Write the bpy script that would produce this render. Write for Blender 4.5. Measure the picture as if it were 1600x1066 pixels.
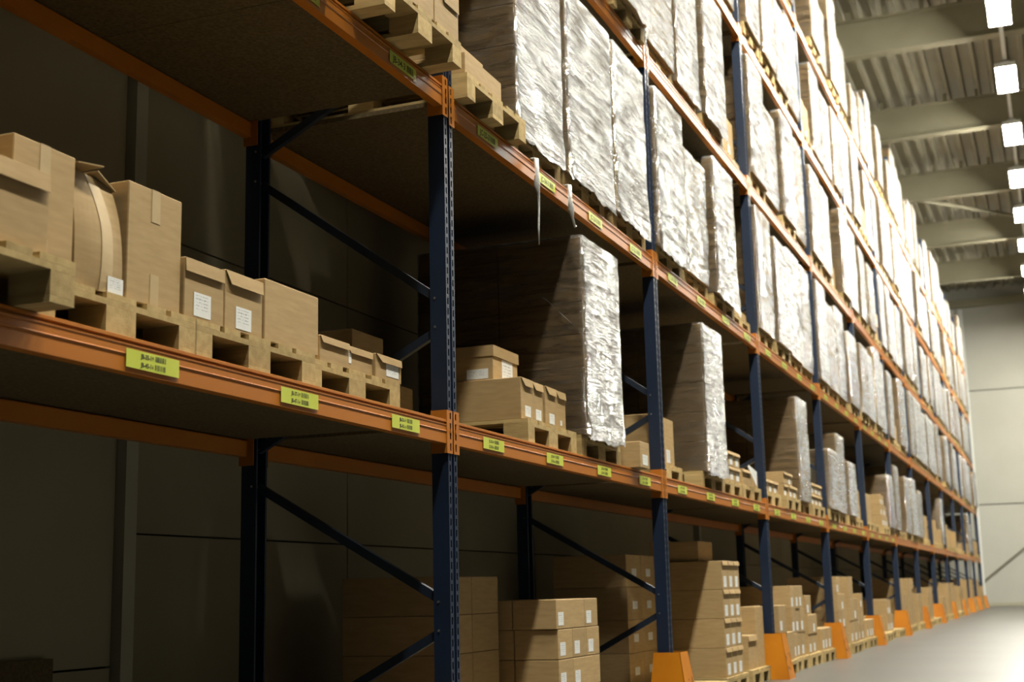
import bpy, bmesh, math, random
from mathutils import Vector, Matrix, noise

random.seed(7)
for o in list(bpy.data.objects):
    bpy.data.objects.remove(o)
SC = bpy.context.scene
COL = SC.collection

# ------------------------------------------------------------------ camera, world, exposure
BAY = 3.7                                   # post to post along the rack (X); Y runs into the rack, Z up
cam_d = bpy.data.cameras.new('camera')
cam = bpy.data.objects.new('camera', cam_d)
COL.objects.link(cam)
SC.camera = cam
yaw, pitch, roll = math.radians(21.651), math.radians(10.582), math.radians(-1.320)
fw = Vector((math.cos(yaw) * math.cos(pitch), math.sin(yaw) * math.cos(pitch), math.sin(pitch)))
rt = Vector((math.sin(yaw), -math.cos(yaw), 0))
up = rt.cross(fw)
r2 = math.cos(roll) * rt + math.sin(roll) * up
u2 = -math.sin(roll) * rt + math.cos(roll) * up
m3 = Matrix((r2, u2, -fw)).transposed()
cam.matrix_world = Matrix.Translation((-5.799, -2.615, 0.850)) @ m3.to_4x4()
cam_d.sensor_width = 36
cam_d.lens = 2113.2 / 1600 * 36
cam_d.clip_start = 0.05
cam_d.clip_end = 200
cam_d.dof.use_dof = True
cam_d.dof.focus_distance = 6.0
cam_d.dof.aperture_fstop = 3.2

w = bpy.data.worlds.new('world')
SC.world = w
w.use_nodes = True
w.node_tree.nodes['Background'].inputs[0].default_value = (0.9, 0.95, 1.0, 1)
w.node_tree.nodes['Background'].inputs[1].default_value = 0.02
SC.view_settings.view_transform = 'Standard'
SC.view_settings.look = 'None'
SC.view_settings.gamma = 1
SC.view_settings.use_curve_mapping = False
SC.view_settings.exposure = 0.0
SC.cycles.diffuse_bounces = 1
LAMP_POWER = 415.0                          # radiance of the lamp diffusers
LAMP_COL = (1.0, 0.97, 0.85)

# ------------------------------------------------------------------ materials
MATS = {}


def srgb(r, g, b):
    def f(c):
        c /= 255
        return c / 12.92 if c <= 0.04045 else ((c + 0.055) / 1.055) ** 2.4
    return (f(r), f(g), f(b), 1)


def mat(name, c1, c2=None, scale=6, rough=0.6, metal=0.0, stretch=(1, 1, 1), bump=0.0, bscale=60, spec=0.4, rnd=0.0, detail=4):
    m = bpy.data.materials.new(name)
    m.use_nodes = True
    nt = m.node_tree
    N, L = nt.nodes, nt.links
    b = N['Principled BSDF']
    b.inputs['Roughness'].default_value = rough
    b.inputs['Metallic'].default_value = metal
    b.inputs['Specular IOR Level'].default_value = spec
    tc = N.new('ShaderNodeTexCoord')
    mp = N.new('ShaderNodeMapping')
    mp.inputs['Scale'].default_value = stretch
    L.new(tc.outputs['Object'], mp.inputs['Vector'])
    oi = N.new('ShaderNodeObjectInfo')
    add = N.new('ShaderNodeVectorMath')
    add.operation = 'MULTIPLY_ADD'
    add.inputs[1].default_value = (37, 23, 11)
    L.new(oi.outputs['Random'], add.inputs[0])
    L.new(mp.outputs[0], add.inputs[2])
    n = N.new('ShaderNodeTexNoise')
    n.inputs['Scale'].default_value = scale
    n.inputs['Detail'].default_value = detail
    L.new(add.outputs[0], n.inputs['Vector'])
    mx = N.new('ShaderNodeMix')
    mx.data_type = 'RGBA'
    mx.inputs[6].default_value = c1
    mx.inputs[7].default_value = c2 or c1
    rp = N.new('ShaderNodeValToRGB')
    rp.color_ramp.elements[0].position = 0.3
    rp.color_ramp.elements[1].position = 0.7
    L.new(n.outputs[0], rp.inputs[0])
    L.new(rp.outputs[0], mx.inputs[0])
    col = mx.outputs[2]
    if rnd:
        hs = N.new('ShaderNodeHueSaturation')
        mr = N.new('ShaderNodeMapRange')
        mr.inputs[3].default_value = 1 - rnd
        mr.inputs[4].default_value = 1 + rnd
        L.new(oi.outputs['Random'], mr.inputs[0])
        L.new(mr.outputs[0], hs.inputs['Value'])
        L.new(col, hs.inputs['Color'])
        col = hs.outputs[0]
    L.new(col, b.inputs['Base Color'])
    if bump:
        n2 = N.new('ShaderNodeTexNoise')
        n2.inputs['Scale'].default_value = bscale
        n2.inputs['Detail'].default_value = 3
        L.new(add.outputs[0], n2.inputs['Vector'])
        bp = N.new('ShaderNodeBump')
        bp.inputs['Strength'].default_value = bump
        bp.inputs['Distance'].default_value = 0.01
        L.new(n2.outputs[0], bp.inputs['Height'])
        L.new(bp.outputs[0], b.inputs['Normal'])
    MATS[name] = m
    return m


mat('cardboard', srgb(174, 145, 100), srgb(186, 157, 112), 9, 0.75, stretch=(1, 1, 6), bump=0.025, rnd=0.09, spec=0.2)
mat('tape', srgb(190, 163, 118), srgb(198, 171, 126), 20, 0.55, spec=0.3)
mat('film_bunched', srgb(206, 206, 202), srgb(226, 226, 222), 30, 0.28, bump=0.3, bscale=70, spec=0.6)
mat('paper', srgb(225, 225, 222), srgb(238, 238, 235), 12, 0.6)
mat('ink', srgb(30, 32, 25), None, 5, 0.6)
mat('label_yellow', srgb(206, 214, 76), srgb(216, 222, 96), 8, 0.4)
mat('pallet_wood', srgb(200, 174, 122), srgb(176, 150, 100), 5, 0.85, stretch=(6, 1, 6), bump=0.2, bscale=40, rnd=0.16, spec=0.15)
mat('beam_orange', srgb(194, 118, 36), srgb(186, 110, 32), 3, 0.38, bump=0.03, bscale=90, spec=0.5)
mat('post_blue', srgb(22, 36, 58), srgb(27, 42, 66), 4, 0.42, spec=0.5)
mat('brace_steel', srgb(26, 36, 50), srgb(32, 42, 58), 6, 0.45, metal=0.0, spec=0.5)
mat('bolt_zinc', srgb(190, 190, 185), None, 6, 0.3, metal=0.9)
mat('chipboard', srgb(112, 96, 68), srgb(86, 72, 48), 60, 0.8, bump=0.05, rnd=0.05, spec=0.2)
mat('guard_orange', srgb(206, 128, 14), srgb(190, 112, 10), 4, 0.45, bump=0.04, spec=0.4)
mat('guard_scuff', srgb(90, 62, 26), srgb(160, 92, 22), 14, 0.7)
mat('concrete_floor', srgb(84, 82, 75), srgb(74, 72, 66), 0.8, 0.36, bump=0.03, bscale=8, spec=0.6, detail=8)
mat('wall_panel', srgb(190, 188, 176), srgb(182, 180, 168), 0.7, 0.8, detail=6)
mat('wall_back', srgb(160, 150, 122), srgb(146, 136, 108), 0.9, 0.85, detail=6)
mat('wall_side', srgb(50, 48, 43), srgb(42, 40, 36), 0.7, 0.8, detail=6)
mat('wall_joint', srgb(92, 88, 74), None, 2, 0.9)
mat('column_steel', srgb(178, 172, 150), srgb(168, 162, 140), 2, 0.6)
mat('roof_deck', srgb(160, 153, 132), srgb(150, 143, 122), 1.5, 0.5, spec=0.4)
mat('roof_steel', srgb(158, 152, 128), srgb(150, 144, 120), 1.5, 0.6)
mat('white_metal', srgb(225, 225, 220), None, 3, 0.4)
mat('cable', srgb(120, 112, 92), None, 3, 0.6)
mat('blue_plastic', srgb(150, 190, 205), None, 3, 0.4)
mat('skylight', srgb(232, 232, 226), srgb(222, 222, 216), 4, 0.5)

# printed paper: rows of small grey text
m = mat('printed_paper', srgb(232, 232, 228), srgb(238, 238, 235), 12, 0.6)
nt = m.node_tree
N, L = nt.nodes, nt.links
tc = N.new('ShaderNodeTexCoord')
sp = N.new('ShaderNodeSeparateXYZ')
L.new(tc.outputs['Generated'], sp.inputs[0])


def mth(op, a, b=None):
    n_ = N.new('ShaderNodeMath')
    n_.operation = op
    for i, v in enumerate((a, b)):
        if v is None:
            continue
        if hasattr(v, 'links'):
            L.new(v, n_.inputs[i])
        else:
            n_.inputs[i].default_value = v
    return n_.outputs[0]


row = mth('LESS_THAN', mth('FRACT', mth('MULTIPLY', sp.outputs[2], 7)), 0.34)
ns = N.new('ShaderNodeTexNoise')
ns.inputs['Scale'].default_value = 1.0
mp_ = N.new('ShaderNodeMapping')
mp_.inputs['Scale'].default_value = (26, 26, 7)
L.new(tc.outputs['Generated'], mp_.inputs[0])
L.new(mp_.outputs[0], ns.inputs['Vector'])
txt = mth('GREATER_THAN', ns.outputs[0], 0.52)
inx = mth('MULTIPLY', mth('GREATER_THAN', sp.outputs[0], 0.1), mth('LESS_THAN', sp.outputs[0], 0.85))
inz = mth('MULTIPLY', mth('GREATER_THAN', sp.outputs[2], 0.3), mth('LESS_THAN', sp.outputs[2], 0.9))
msk = mth('MULTIPLY', mth('MULTIPLY', row, txt), mth('MULTIPLY', inx, inz))
b = N['Principled BSDF']
src = b.inputs['Base Color'].links[0].from_socket
mx = N.new('ShaderNodeMix')
mx.data_type = 'RGBA'
L.new(mth('MULTIPLY', msk, 0.75), mx.inputs[0])
L.new(src, mx.inputs[6])
mx.inputs[7].default_value = srgb(60, 60, 60)
L.new(mx.outputs[2], b.inputs['Base Color'])


def film_material(name, milk, bumpk):
    m = bpy.data.materials.new(name)
    m.use_nodes = True
    nt = m.node_tree
    N, L = nt.nodes, nt.links
    N.remove(N['Principled BSDF'])
    out = N['Material Output']
    tc = N.new('ShaderNodeTexCoord')
    oi = N.new('ShaderNodeObjectInfo')
    ad = N.new('ShaderNodeVectorMath')
    ad.operation = 'MULTIPLY_ADD'
    ad.inputs[1].default_value = (13, 7, 29)
    L.new(oi.outputs['Random'], ad.inputs[0])
    L.new(tc.outputs['Object'], ad.inputs[2])
    # creases pulled diagonally round the load
    mp = N.new('ShaderNodeMapping')
    mp.inputs['Rotation'].default_value = (0.0, math.radians(22), 0.0)
    mp.inputs['Scale'].default_value = (1.3, 1.6, 13.0)
    L.new(ad.outputs[0], mp.inputs[0])
    n1 = N.new('ShaderNodeTexNoise')
    n1.inputs['Scale'].default_value = 2.2
    n1.inputs['Detail'].default_value = 6
    n1.inputs['Roughness'].default_value = 0.62
    n1.inputs['Distortion'].default_value = 0.25
    L.new(mp.outputs[0], n1.inputs['Vector'])
    n2 = N.new('ShaderNodeTexNoise')
    n2.inputs['Scale'].default_value = 9.0
    n2.inputs['Detail'].default_value = 3
    L.new(ad.outputs[0], n2.inputs['Vector'])
    sm = N.new('ShaderNodeMath')
    sm.operation = 'MULTIPLY_ADD'
    sm.inputs[1].default_value = 0.14
    L.new(n2.outputs[0], sm.inputs[0])
    L.new(n1.outputs[0], sm.inputs[2])
    bp = N.new('ShaderNodeBump')
    # sharp pulled creases: fold the noise about its middle
    rd = N.new('ShaderNodeMath')
    rd.operation = 'SUBTRACT'
    rd.inputs[1].default_value = 0.5
    L.new(n1.outputs[0], rd.inputs[0])
    rb = N.new('ShaderNodeMath')
    rb.operation = 'ABSOLUTE'
    L.new(rd.outputs[0], rb.inputs[0])
    hs = N.new('ShaderNodeMath')
    hs.operation = 'MULTIPLY_ADD'
    hs.inputs[1].default_value = -1.6
    L.new(rb.outputs[0], hs.inputs[0])
    L.new(sm.outputs[0], hs.inputs[2])
    bp.inputs['Strength'].default_value = bumpk
    bp.inputs['Distance'].default_value = 0.10
    L.new(hs.outputs[0], bp.inputs['Height'])
    tr = N.new('ShaderNodeBsdfTransparent')
    df = N.new('ShaderNodeBsdfDiffuse')
    df.inputs[0].default_value = (0.68, 0.68, 0.66, 1)
    L.new(bp.outputs[0], df.inputs['Normal'])
    gl = N.new('ShaderNodeBsdfGlossy')
    gl.inputs['Roughness'].default_value = 0.13
    gl.inputs[0].default_value = (0.8, 0.8, 0.8, 1)
    L.new(bp.outputs[0], gl.inputs['Normal'])
    rp = N.new('ShaderNodeMapRange')
    rp.inputs[1].default_value = 0.42
    rp.inputs[2].default_value = 0.72
    rp.inputs[3].default_value = milk * 0.6
    rp.inputs[4].default_value = min(0.97, milk * 1.6)
    L.new(sm.outputs[0], rp.inputs[0])
    # wound layers scatter more the more obliquely the light crosses them
    lw = N.new('ShaderNodeLayerWeight')
    lw.inputs[0].default_value = 0.5
    fa = N.new('ShaderNodeMapRange')
    fa.inputs[1].default_value = 0.18
    fa.inputs[2].default_value = 0.5
    fa.inputs[3].default_value = 0.03
    fa.inputs[4].default_value = 1.0
    L.new(lw.outputs['Facing'], fa.inputs[0])
    ml = N.new('ShaderNodeMath')
    ml.operation = 'MULTIPLY'
    L.new(rp.outputs[0], ml.inputs[0])
    L.new(fa.outputs[0], ml.inputs[1])
    m1 = N.new('ShaderNodeMixShader')
    L.new(ml.outputs[0], m1.inputs[0])
    L.new(tr.outputs[0], m1.inputs[1])
    L.new(df.outputs[0], m1.inputs[2])
    fr = N.new('ShaderNodeFresnel')
    fr.inputs[0].default_value = 1.5
    L.new(bp.outputs[0], fr.inputs['Normal'])
    m2 = N.new('ShaderNodeMixShader')
    L.new(fr.outputs[0], m2.inputs[0])
    L.new(m1.outputs[0], m2.inputs[1])
    L.new(gl.outputs[0], m2.inputs[2])
    L.new(m2.outputs[0], out.inputs[0])
    MATS[name] = m


film_material('film', 0.42, 0.9)
film_material('film_thick', 0.62, 0.9)


def emission(name, col, s):
    m = bpy.data.materials.new(name)
    m.use_nodes = True
    nt = m.node_tree
    nt.nodes.remove(nt.nodes['Principled BSDF'])
    e = nt.nodes.new('ShaderNodeEmission')
    e.inputs[0].default_value = (*col, 1)
    e.inputs[1].default_value = s
    nt.links.new(e.outputs[0], nt.nodes['Material Output'].inputs[0])
    MATS[name] = m


emission('lamp_light', LAMP_COL, LAMP_POWER)


# ------------------------------------------------------------------ mesh helpers
class MB:
    def __init__(s):
        s.v, s.f, s.mi = [], [], []

    def face(s, idx, mi=0):
        s.f.append(idx)
        s.mi.append(mi)

    def hexa(s, p, mi=0):                       # 8 points: bottom 4 (ccw from below front-left), top 4
        k = len(s.v)
        s.v += [tuple(q) for q in p]
        for q in ((0, 3, 2, 1), (4, 5, 6, 7), (0, 1, 5, 4), (1, 2, 6, 5), (2, 3, 7, 6), (3, 0, 4, 7)):
            s.face(tuple(k + i for i in q), mi)
        return s

    def box(s, x0, x1, y0, y1, z0, z1, mi=0):
        return s.hexa(((x0, y0, z0), (x1, y0, z0), (x1, y1, z0), (x0, y1, z0),
                       (x0, y0, z1), (x1, y0, z1), (x1, y1, z1), (x0, y1, z1)), mi)

    def quad(s, a, b, c, d, mi=0):
        k = len(s.v)
        s.v += [tuple(a), tuple(b), tuple(c), tuple(d)]
        s.face((k, k + 1, k + 2, k + 3), mi)
        return s

    def prism_x(s, prof, x0, x1, mi=0):         # prof: (y, z) polygon
        k, n = len(s.v), len(prof)
        s.v += [(x0, y, z) for y, z in prof] + [(x1, y, z) for y, z in prof]
        for i in range(n):
            j = (i + 1) % n
            s.face((k + i, k + j, k + n + j, k + n + i), mi)
        s.face(tuple(k + i for i in range(n))[::-1], mi)
        s.face(tuple(k + n + i for i in range(n)), mi)
        return s

    def bar(s, a, b, wx, wt, mi=0):             # rectangular bar from a to b, in a plane of constant X; wx along X, wt across
        a, b = Vector(a), Vector(b)
        d = (b - a).normalized()
        sx = Vector((1, 0, 0)) * (wx / 2)
        st = Vector((1, 0, 0)).cross(d).normalized() * (wt / 2)
        k = len(s.v)
        for p in (a, b):
            s.v += [tuple(p - sx - st), tuple(p + sx - st), tuple(p + sx + st), tuple(p - sx + st)]
        for q in ((0, 1, 2, 3), (4, 7, 6, 5), (0, 4, 5, 1), (1, 5, 6, 2), (2, 6, 7, 3), (3, 7, 4, 0)):
            s.face(tuple(k + i for i in q), mi)
        return s

    def tube(s, pts, r, n=6, mi=0):
        k = len(s.v)
        pts = [Vector(p) for p in pts]
        for i, p in enumerate(pts):
            d = (pts[min(i + 1, len(pts) - 1)] - pts[max(i - 1, 0)]).normalized()
            u = d.cross(Vector((0.3, 0.9, 0.2))).normalized()
            v = d.cross(u)
            rr = r[i] if isinstance(r, (list, tuple)) else r
            for j in range(n):
                t = 2 * math.pi * j / n
                s.v.append(tuple(p + rr * (math.cos(t) * u + math.sin(t) * v)))
        for i in range(len(pts) - 1):
            for j in range(n):
                q = (j + 1) % n
                s.face((k + i * n + j, k + i * n + q, k + (i + 1) * n + q, k + (i + 1) * n + j), mi)
        s.face(tuple(k + j for j in range(n))[::-1], mi)
        s.face(tuple(k + (len(pts) - 1) * n + j for j in range(n)), mi)
        return s

    def mesh(s, name, mats, smooth=False):
        me = bpy.data.meshes.new(name)
        me.from_pydata(s.v, [], s.f)
        for mm in (mats if isinstance(mats, (list, tuple)) else [mats]):
            me.materials.append(MATS[mm])
        me.polygons.foreach_set('material_index', s.mi)
        if smooth:
            me.polygons.foreach_set('use_smooth', [True] * len(me.polygons))
        me.update()
        return me


CACHE = {}


def cached(key, fn):
    if key not in CACHE:
        CACHE[key] = fn()
    return CACHE[key]


def obj(name, me, parent=None, loc=(0, 0, 0), rz=0.0, label=None, cat=None, group=None, kind=None):
    o = bpy.data.objects.new(name, me)
    COL.objects.link(o)
    o.location = loc
    o.rotation_euler = (0, 0, rz)
    if parent:
        o.parent = parent
    if label:
        o['label'] = label
    if cat:
        o['category'] = cat
    if group:
        o['group'] = group
    if kind:
        o['kind'] = kind
    return o


def thing(name, label, cat, loc=(0, 0, 0), rz=0.0, group=None):
    o = obj(name, None, None, loc, rz, label, cat, group)
    o.empty_display_size = 0.1
    return o


def bevel_box(w, d, h, bev, mname):             # centred in x, y; base at z = 0
    def mk():
        bm = bmesh.new()
        bmesh.ops.create_cube(bm, size=1)
        for v in bm.verts:
            v.co = Vector((v.co.x * w, v.co.y * d, (v.co.z + 0.5) * h))
        bmesh.ops.bevel(bm, geom=bm.edges[:], offset=bev, segments=1, affect='EDGES')
        me = bpy.data.meshes.new('box')
        bm.to_mesh(me)
        bm.free()
        me.materials.append(MATS[mname])
        return me
    return cached(('bb', round(w, 3), round(d, 3), round(h, 3), bev, mname), mk)


# ------------------------------------------------------------------ wording
BAYN = ['nearest', 'second', 'third', 'fourth', 'fifth', 'sixth', 'seventh', 'eighth', 'ninth', 'tenth', 'eleventh', 'twelfth', 'thirteenth']
LEVN = ['floor', 'lowest shelf', 'second shelf', 'third shelf', 'fourth shelf', 'top shelf']
ORD = ['first', 'second', 'third', 'fourth', 'fifth', 'sixth']


def bay_name(b):
    return BAYN[b + 1] + ' bay'


NB0, NB1 = -1, 11                               # bays -1 .. 11, frames -1 .. 12
BOT = [None, 1.547, 3.180, 4.8095, 6.457, 8.0805]
HB = 0.112


def beam_z(b, l):
    z = BOT[l]
    if l == 2:
        z += 0.026 if b == -1 else -0.004
    return z


def deck_z(b, l):
    return 0.0 if l == 0 else beam_z(b, l) + HB + 0.001


# ------------------------------------------------------------------ the building
X0, XE = -11.0, 48.0
YB, YF = 1.52, -7.0
ZR = 11.95

mb = MB().box(X0, XE + 0.3, YF, YB + 0.3, -0.2, 0)
obj('floor', mb.mesh('floor', 'concrete_floor'), kind='structure')


def panel_wall(name, rects, backing, pmat, depth_axis, mats_joint='wall_joint'):
    root = obj(name, backing, kind='structure')
    for r in rects:
        obj('wall_panel', MB().box(*r).mesh('wall_panel', pmat), root)
    return root


# back wall behind the rack: concrete panels with recessed joints, proud of a dark backing
g = 0.005
rects = []
zs = [0.0, 1.175, 2.69, 4.3, 6.0, 8.0, 10.0, 12.2]
xs = [X0, -8.2, -5.4, -0.56, 1.75, 5.0, 10.5, 16.0, 21.5, 27.0, 32.5, 38.0, 43.5, XE]
for i in range(len(xs) - 1):
    zz = [0.0, 0.56, 4.3, 6.0, 8.0, 10.0, 12.2] if xs[i + 1] < 0 else zs
    for j in range(len(zz) - 1):
        yy = YB - (0.03 if xs[i + 1] < 0 else 0.0)
        rects.append((xs[i] + g, xs[i + 1] - g, yy, YB + 0.1, zz[j] + (g if j else 0), zz[j + 1] - g))
panel_wall('wall_back', rects, MB().box(X0, XE + 0.3, YB + 0.04, YB + 0.3, 0, 12.4).mesh('wall_back', 'wall_joint'), 'wall_back', 1)
for x in (-0.50, 10.5, 21.5, 32.5, 43.5):
    mb = MB()
    mb.box(x - 0.045, x + 0.045, YB - 0.075, YB - 0.001, 0, 12.1)
    obj('trim_%d' % (1 + int((x + 1) / 11)), mb.mesh('trim', 'column_steel'), kind='structure')

# far end wall
rects = []
for z0, z1 in ((0.08, 3.70), (3.74, 8.01), (8.05, 12.2)):
    for y0, y1 in ((YF, -3.1), (-3.08, YB)):
        rects.append((XE, XE + 0.12, y0, y1, z0, z1))
panel_wall('wall_end', rects, MB().box(XE + 0.07, XE + 0.3, YF, YB, 0, 12.4).mesh('wall_end', 'wall_joint'), 'wall_panel', 0)
obj('baseboard_end', MB().box(XE - 0.03, XE, YF, YB, 0, 0.12).mesh('baseboard', 'column_steel'), kind='structure')
# steel door frame standing high against the end wall
mb = MB()
mb.box(XE - 0.16, XE - 0.002, 0.10, 0.26, 0, 11.2)
mb.box(XE - 0.16, XE - 0.002, 0.42, 0.54, 0, 11.2)
obj('trim_6', mb.mesh('trim', 'white_metal'), kind='structure')
# opposite side and the wall behind the camera
rects = []
for i in range(11):
    xa = X0 + i * (XE - X0) / 11
    for z0, z1 in ((0, 3.70), (3.74, 8.01), (8.05, 12.2)):
        rects.append((xa + 0.01, xa + (XE - X0) / 11 - 0.01, YF - 0.12, YF, z0, z1))
panel_wall('wall_right', rects, MB().box(X0, XE, YF - 0.3, YF - 0.07, 0, 12.4).mesh('wall_right', 'wall_joint'), 'wall_side', 1)
obj('wall_near', MB().box(X0 - 0.3, X0, YF, YB, 0, 12.4).mesh('wall_near', 'wall_side'), kind='structure')

# roof: trapezoid steel decking with ribs along the aisle
prof = []
p = 0.33
y = YF
top = []
while y < YB:
    top += [(y, ZR + 0.11), (y + 0.20, ZR + 0.11), (y + 0.225, ZR), (y + 0.305, ZR), (y + 0.33, ZR + 0.11)]
    y += p
mb = MB()
k = len(top)
mb.v = [(X0, a, z) for a, z in top] + [(XE, a, z) for a, z in top]
for i in range(k - 1):
    mb.face((i, k + i, k + i + 1, i + 1))
mb.box(X0, XE, YF, YB, ZR + 0.2, ZR + 0.3)
obj('ceiling', mb.mesh('ceiling', 'roof_deck'), kind='structure')
for i in range(-5, 5):
    x = 20 + 5.5 * i
    mb = MB()
    mb.box(x - 0.13, x + 0.13, YF, YB, 11.0, 11.03)
    mb.box(x - 0.012, x + 0.012, YF, YB, 11.03, 11.72)
    mb.box(x - 0.13, x + 0.13, YF, YB, 11.72, 11.75)
    for j in range(12):                         # deck clips on the top flange
        yy = YF + 0.3 + j * 0.7
        mb.box(x - 0.05, x + 0.05, yy, yy + 0.09, 11.75, ZR)
    obj('ceiling_beam', mb.mesh('ceiling_beam', 'roof_steel'), kind='structure')
obj('ceiling_beam', MB().box(XE - 0.25, XE, YF, YB, 11.25, 11.55).mesh('ceiling_beam', 'roof_steel'), kind='structure')
obj('ceiling_brace', MB().tube([(31, 1.0, 11.3), (36.5, -3.6, 11.3)], 0.045, 8).mesh('ceiling_brace', 'roof_steel'), kind='structure')

# ------------------------------------------------------------------ lamps on a trunking rail over the aisle
LY, LZ = -2.45, 10.62


def lamp_meshes():
    body = MB()
    body.hexa(((-0.74, -0.19, 0.03), (0.74, -0.19, 0.03), (0.74, 0.19, 0.03), (-0.74, 0.19, 0.03),
               (-0.70, -0.06, 0.12), (0.70, -0.06, 0.12), (0.70, 0.06, 0.12), (-0.70, 0.06, 0.12)))
    dif = MB()
    dif.hexa(((-0.68, -0.14, -0.03), (0.68, -0.14, -0.03), (0.68, 0.14, -0.03), (-0.68, 0.14, -0.03),
              (-0.71, -0.175, 0.029), (0.71, -0.175, 0.029), (0.71, 0.175, 0.029), (-0.71, 0.175, 0.029)))
    cap = MB().box(-0.012, 0.012, -0.19, 0.19, -0.02, 0.07)
    rod = MB().tube([(0, 0, 0.12), (0, 0, 0.40)], 0.012, 6)
    return body.mesh('housing', 'white_metal'), dif.mesh('diffuser', 'lamp_light'), cap.mesh('end_cap', 'white_metal'), rod.mesh('hanger', 'white_metal')


hb_, df_, cp_, rd_ = lamp_meshes()
obj('lighting_rail', MB().box(X0 + 1, XE - 0.6, LY - 0.035, LY + 0.035, 10.76, 10.84).mesh('lighting_rail', 'white_metal'),
    label='white trunking rail above the aisle that carries the row of lamps', cat='rail')
LAMPS_X = [17.8 + 3.6 * i for i in range(-6, 8)]
for i, x in enumerate(LAMPS_X):
    n = i - 6
    if n < 0:
        lb = 'bright strip lamp over the aisle, %s lamp before the topmost one in view' % ORD[-n - 1]
    elif n == 0:
        lb = 'bright strip lamp at the top right corner, topmost of the row'
    else:
        lb = 'bright strip lamp, %s below the topmost in the row over the aisle' % (ORD[n - 1] if n <= 6 else ('seventh', 'eighth')[n - 7])
    t = thing('ceiling_lamp', lb, 'lamp', (x, LY, LZ), group='strip lamps over the aisle')
    obj('housing', hb_, t)
    obj('diffuser', df_, t)
    obj('end_cap', cp_, t, (-0.75, 0, 0))
    obj('end_cap', cp_, t, (0.75, 0, 0))
    obj('hanger', cached('hang', lambda: MB().tube([(0, 0, 0.12), (0, 0, 0.145)], 0.03, 8).mesh('hanger', 'white_metal')), t, (-0.4, 0, 0))
    obj('hanger', CACHE['hang'], t, (0.4, 0, 0))

# cable running down the end wall
obj('wall_cable', MB().tube([(XE - 0.05, 0.6, 0.55), (XE - 0.05, -0.35, 1.28), (XE - 0.05, -2.2, 2.72)], 0.025, 6).mesh('wall_cable', 'cable'),
    label='thin diagonal rail running up the pale end wall', cat='rail')

# ------------------------------------------------------------------ rack: post frames
FD = 1.13                                       # frame depth
HT = 9.6


def upright_mesh(front=True):
    mb = MB()
    t = 0.003
    s = 1 if front else -1

    def B(x0, x1, y0, y1, z0, z1):
        if not front:
            y0, y1 = -y1, -y0
        mb.box(x0, x1, y0, y1, z0, z1)
    B(-0.05, -0.047, 0.0, 0.085, 0, HT)          # side webs
    B(0.047, 0.05, 0.0, 0.085, 0, HT)
    B(-0.047, -0.036, 0.082, 0.085, 0, HT)       # returns at the open back
    B(0.036, 0.047, 0.082, 0.085, 0, HT)
    B(-0.014, 0.014, 0.012, 0.015, 0, HT)        # recessed middle
    for sx in (-1, 1):
        a, b_ = sorted((sx * 0.014, sx * 0.017))
        B(a, b_, 0.0, 0.015, 0, HT)
        for u0, u1 in ((0.017, 0.024), (0.037, 0.047)):
            a, b_ = sorted((sx * u0, sx * u1))
            B(a, b_, 0.0, t, 0, HT)
        z = 0.0
        while z < HT - 0.05:                     # bridges between the slots
            a, b_ = sorted((sx * 0.024, sx * 0.037))
            k = len(mb.v)
            y_ = 0.0 if front else -0.0
            B(a, b_, 0.0, t, z, z + 0.018)
            z += 0.05
    return mb.mesh('upright', 'post_blue')


UP_F, UP_R = upright_mesh(True), upright_mesh(False)
NODES = []                                       # (y0, z0, y1, z1) of the zigzag braces
fz = [(0.69, 0.82), (2.11, 2.25), (3.64, 3.78), (5.17, 5.31), (6.70, 6.84), (8.23, 8.37)]
bz = [(0.10, 0.15), (1.40, 1.585), (2.97, 3.13), (4.48, 4.63), (6.01, 6.16), (7.54, 7.69), (9.0, 9.1)]
for i in range(6):
    NODES.append((0.06, fz[i][0], FD - 0.06, bz[i][1]))
    NODES.append((0.06, fz[i][1], FD - 0.06, bz[i + 1][0]))


def brace_mesh(i):
    y0, z0, y1, z1 = NODES[i]
    mb = MB()
    a, b_ = Vector((0, y0, z0)), Vector((0, y1, z1))
    d = (b_ - a).normalized()
    st = Vector((1, 0, 0)).cross(d)
    mb.bar(a, b_, 0.003, 0.04)                               # channel web and two flanges
    for s_ in (-1, 1):
        o_ = Vector((0.015, 0, 0)) + st * (0.0185 * s_)
        mb.bar(a + o_, b_ + o_, 0.030, 0.003)
    return mb.mesh('brace', 'brace_steel')


BR = [brace_mesh(i) for i in range(len(NODES))]
BOLT = MB().tube([(-0.055, 0, 0), (0.055, 0, 0)], 0.006, 6).mesh('bolt', 'bolt_zinc')
PLATE = MB().box(-0.07, 0.07, -0.06, 0.14, 0, 0.008).mesh('foot_plate', 'post_blue')
for k in range(-1, NB1 + 2):
    if k == -1:
        lb = 'blue post frame closing the nearest bay, left of the slotted foreground post'
    elif k == 0:
        lb = 'blue slotted steel post frame in the foreground, nearest in view'
    elif k == NB1 + 1:
        lb = 'blue steel post frame at the far end of the rack'
    else:
        lb = 'blue steel post frame between the %s and %s bays' % (BAYN[k], BAYN[k + 1])
    t = thing('rack_post', lb, 'rack post', (k * BAY, 0, 0), group='blue post frames of the rack')
    u = obj('upright', UP_F, t, (0, 0, 0))
    obj('foot_plate', PLATE, u)
    u = obj('upright', UP_R, t, (0, FD, 0))
    for i in range(len(NODES)):
        br = obj('brace', BR[i], t)
        if k in (0, 1) and i < 5:
            y0, z0, y1, z1 = NODES[i]
            obj('bolt', BOLT, br, (0, y0, z0))
            obj('bolt', BOLT, br, (0, y1, z1))


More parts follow.
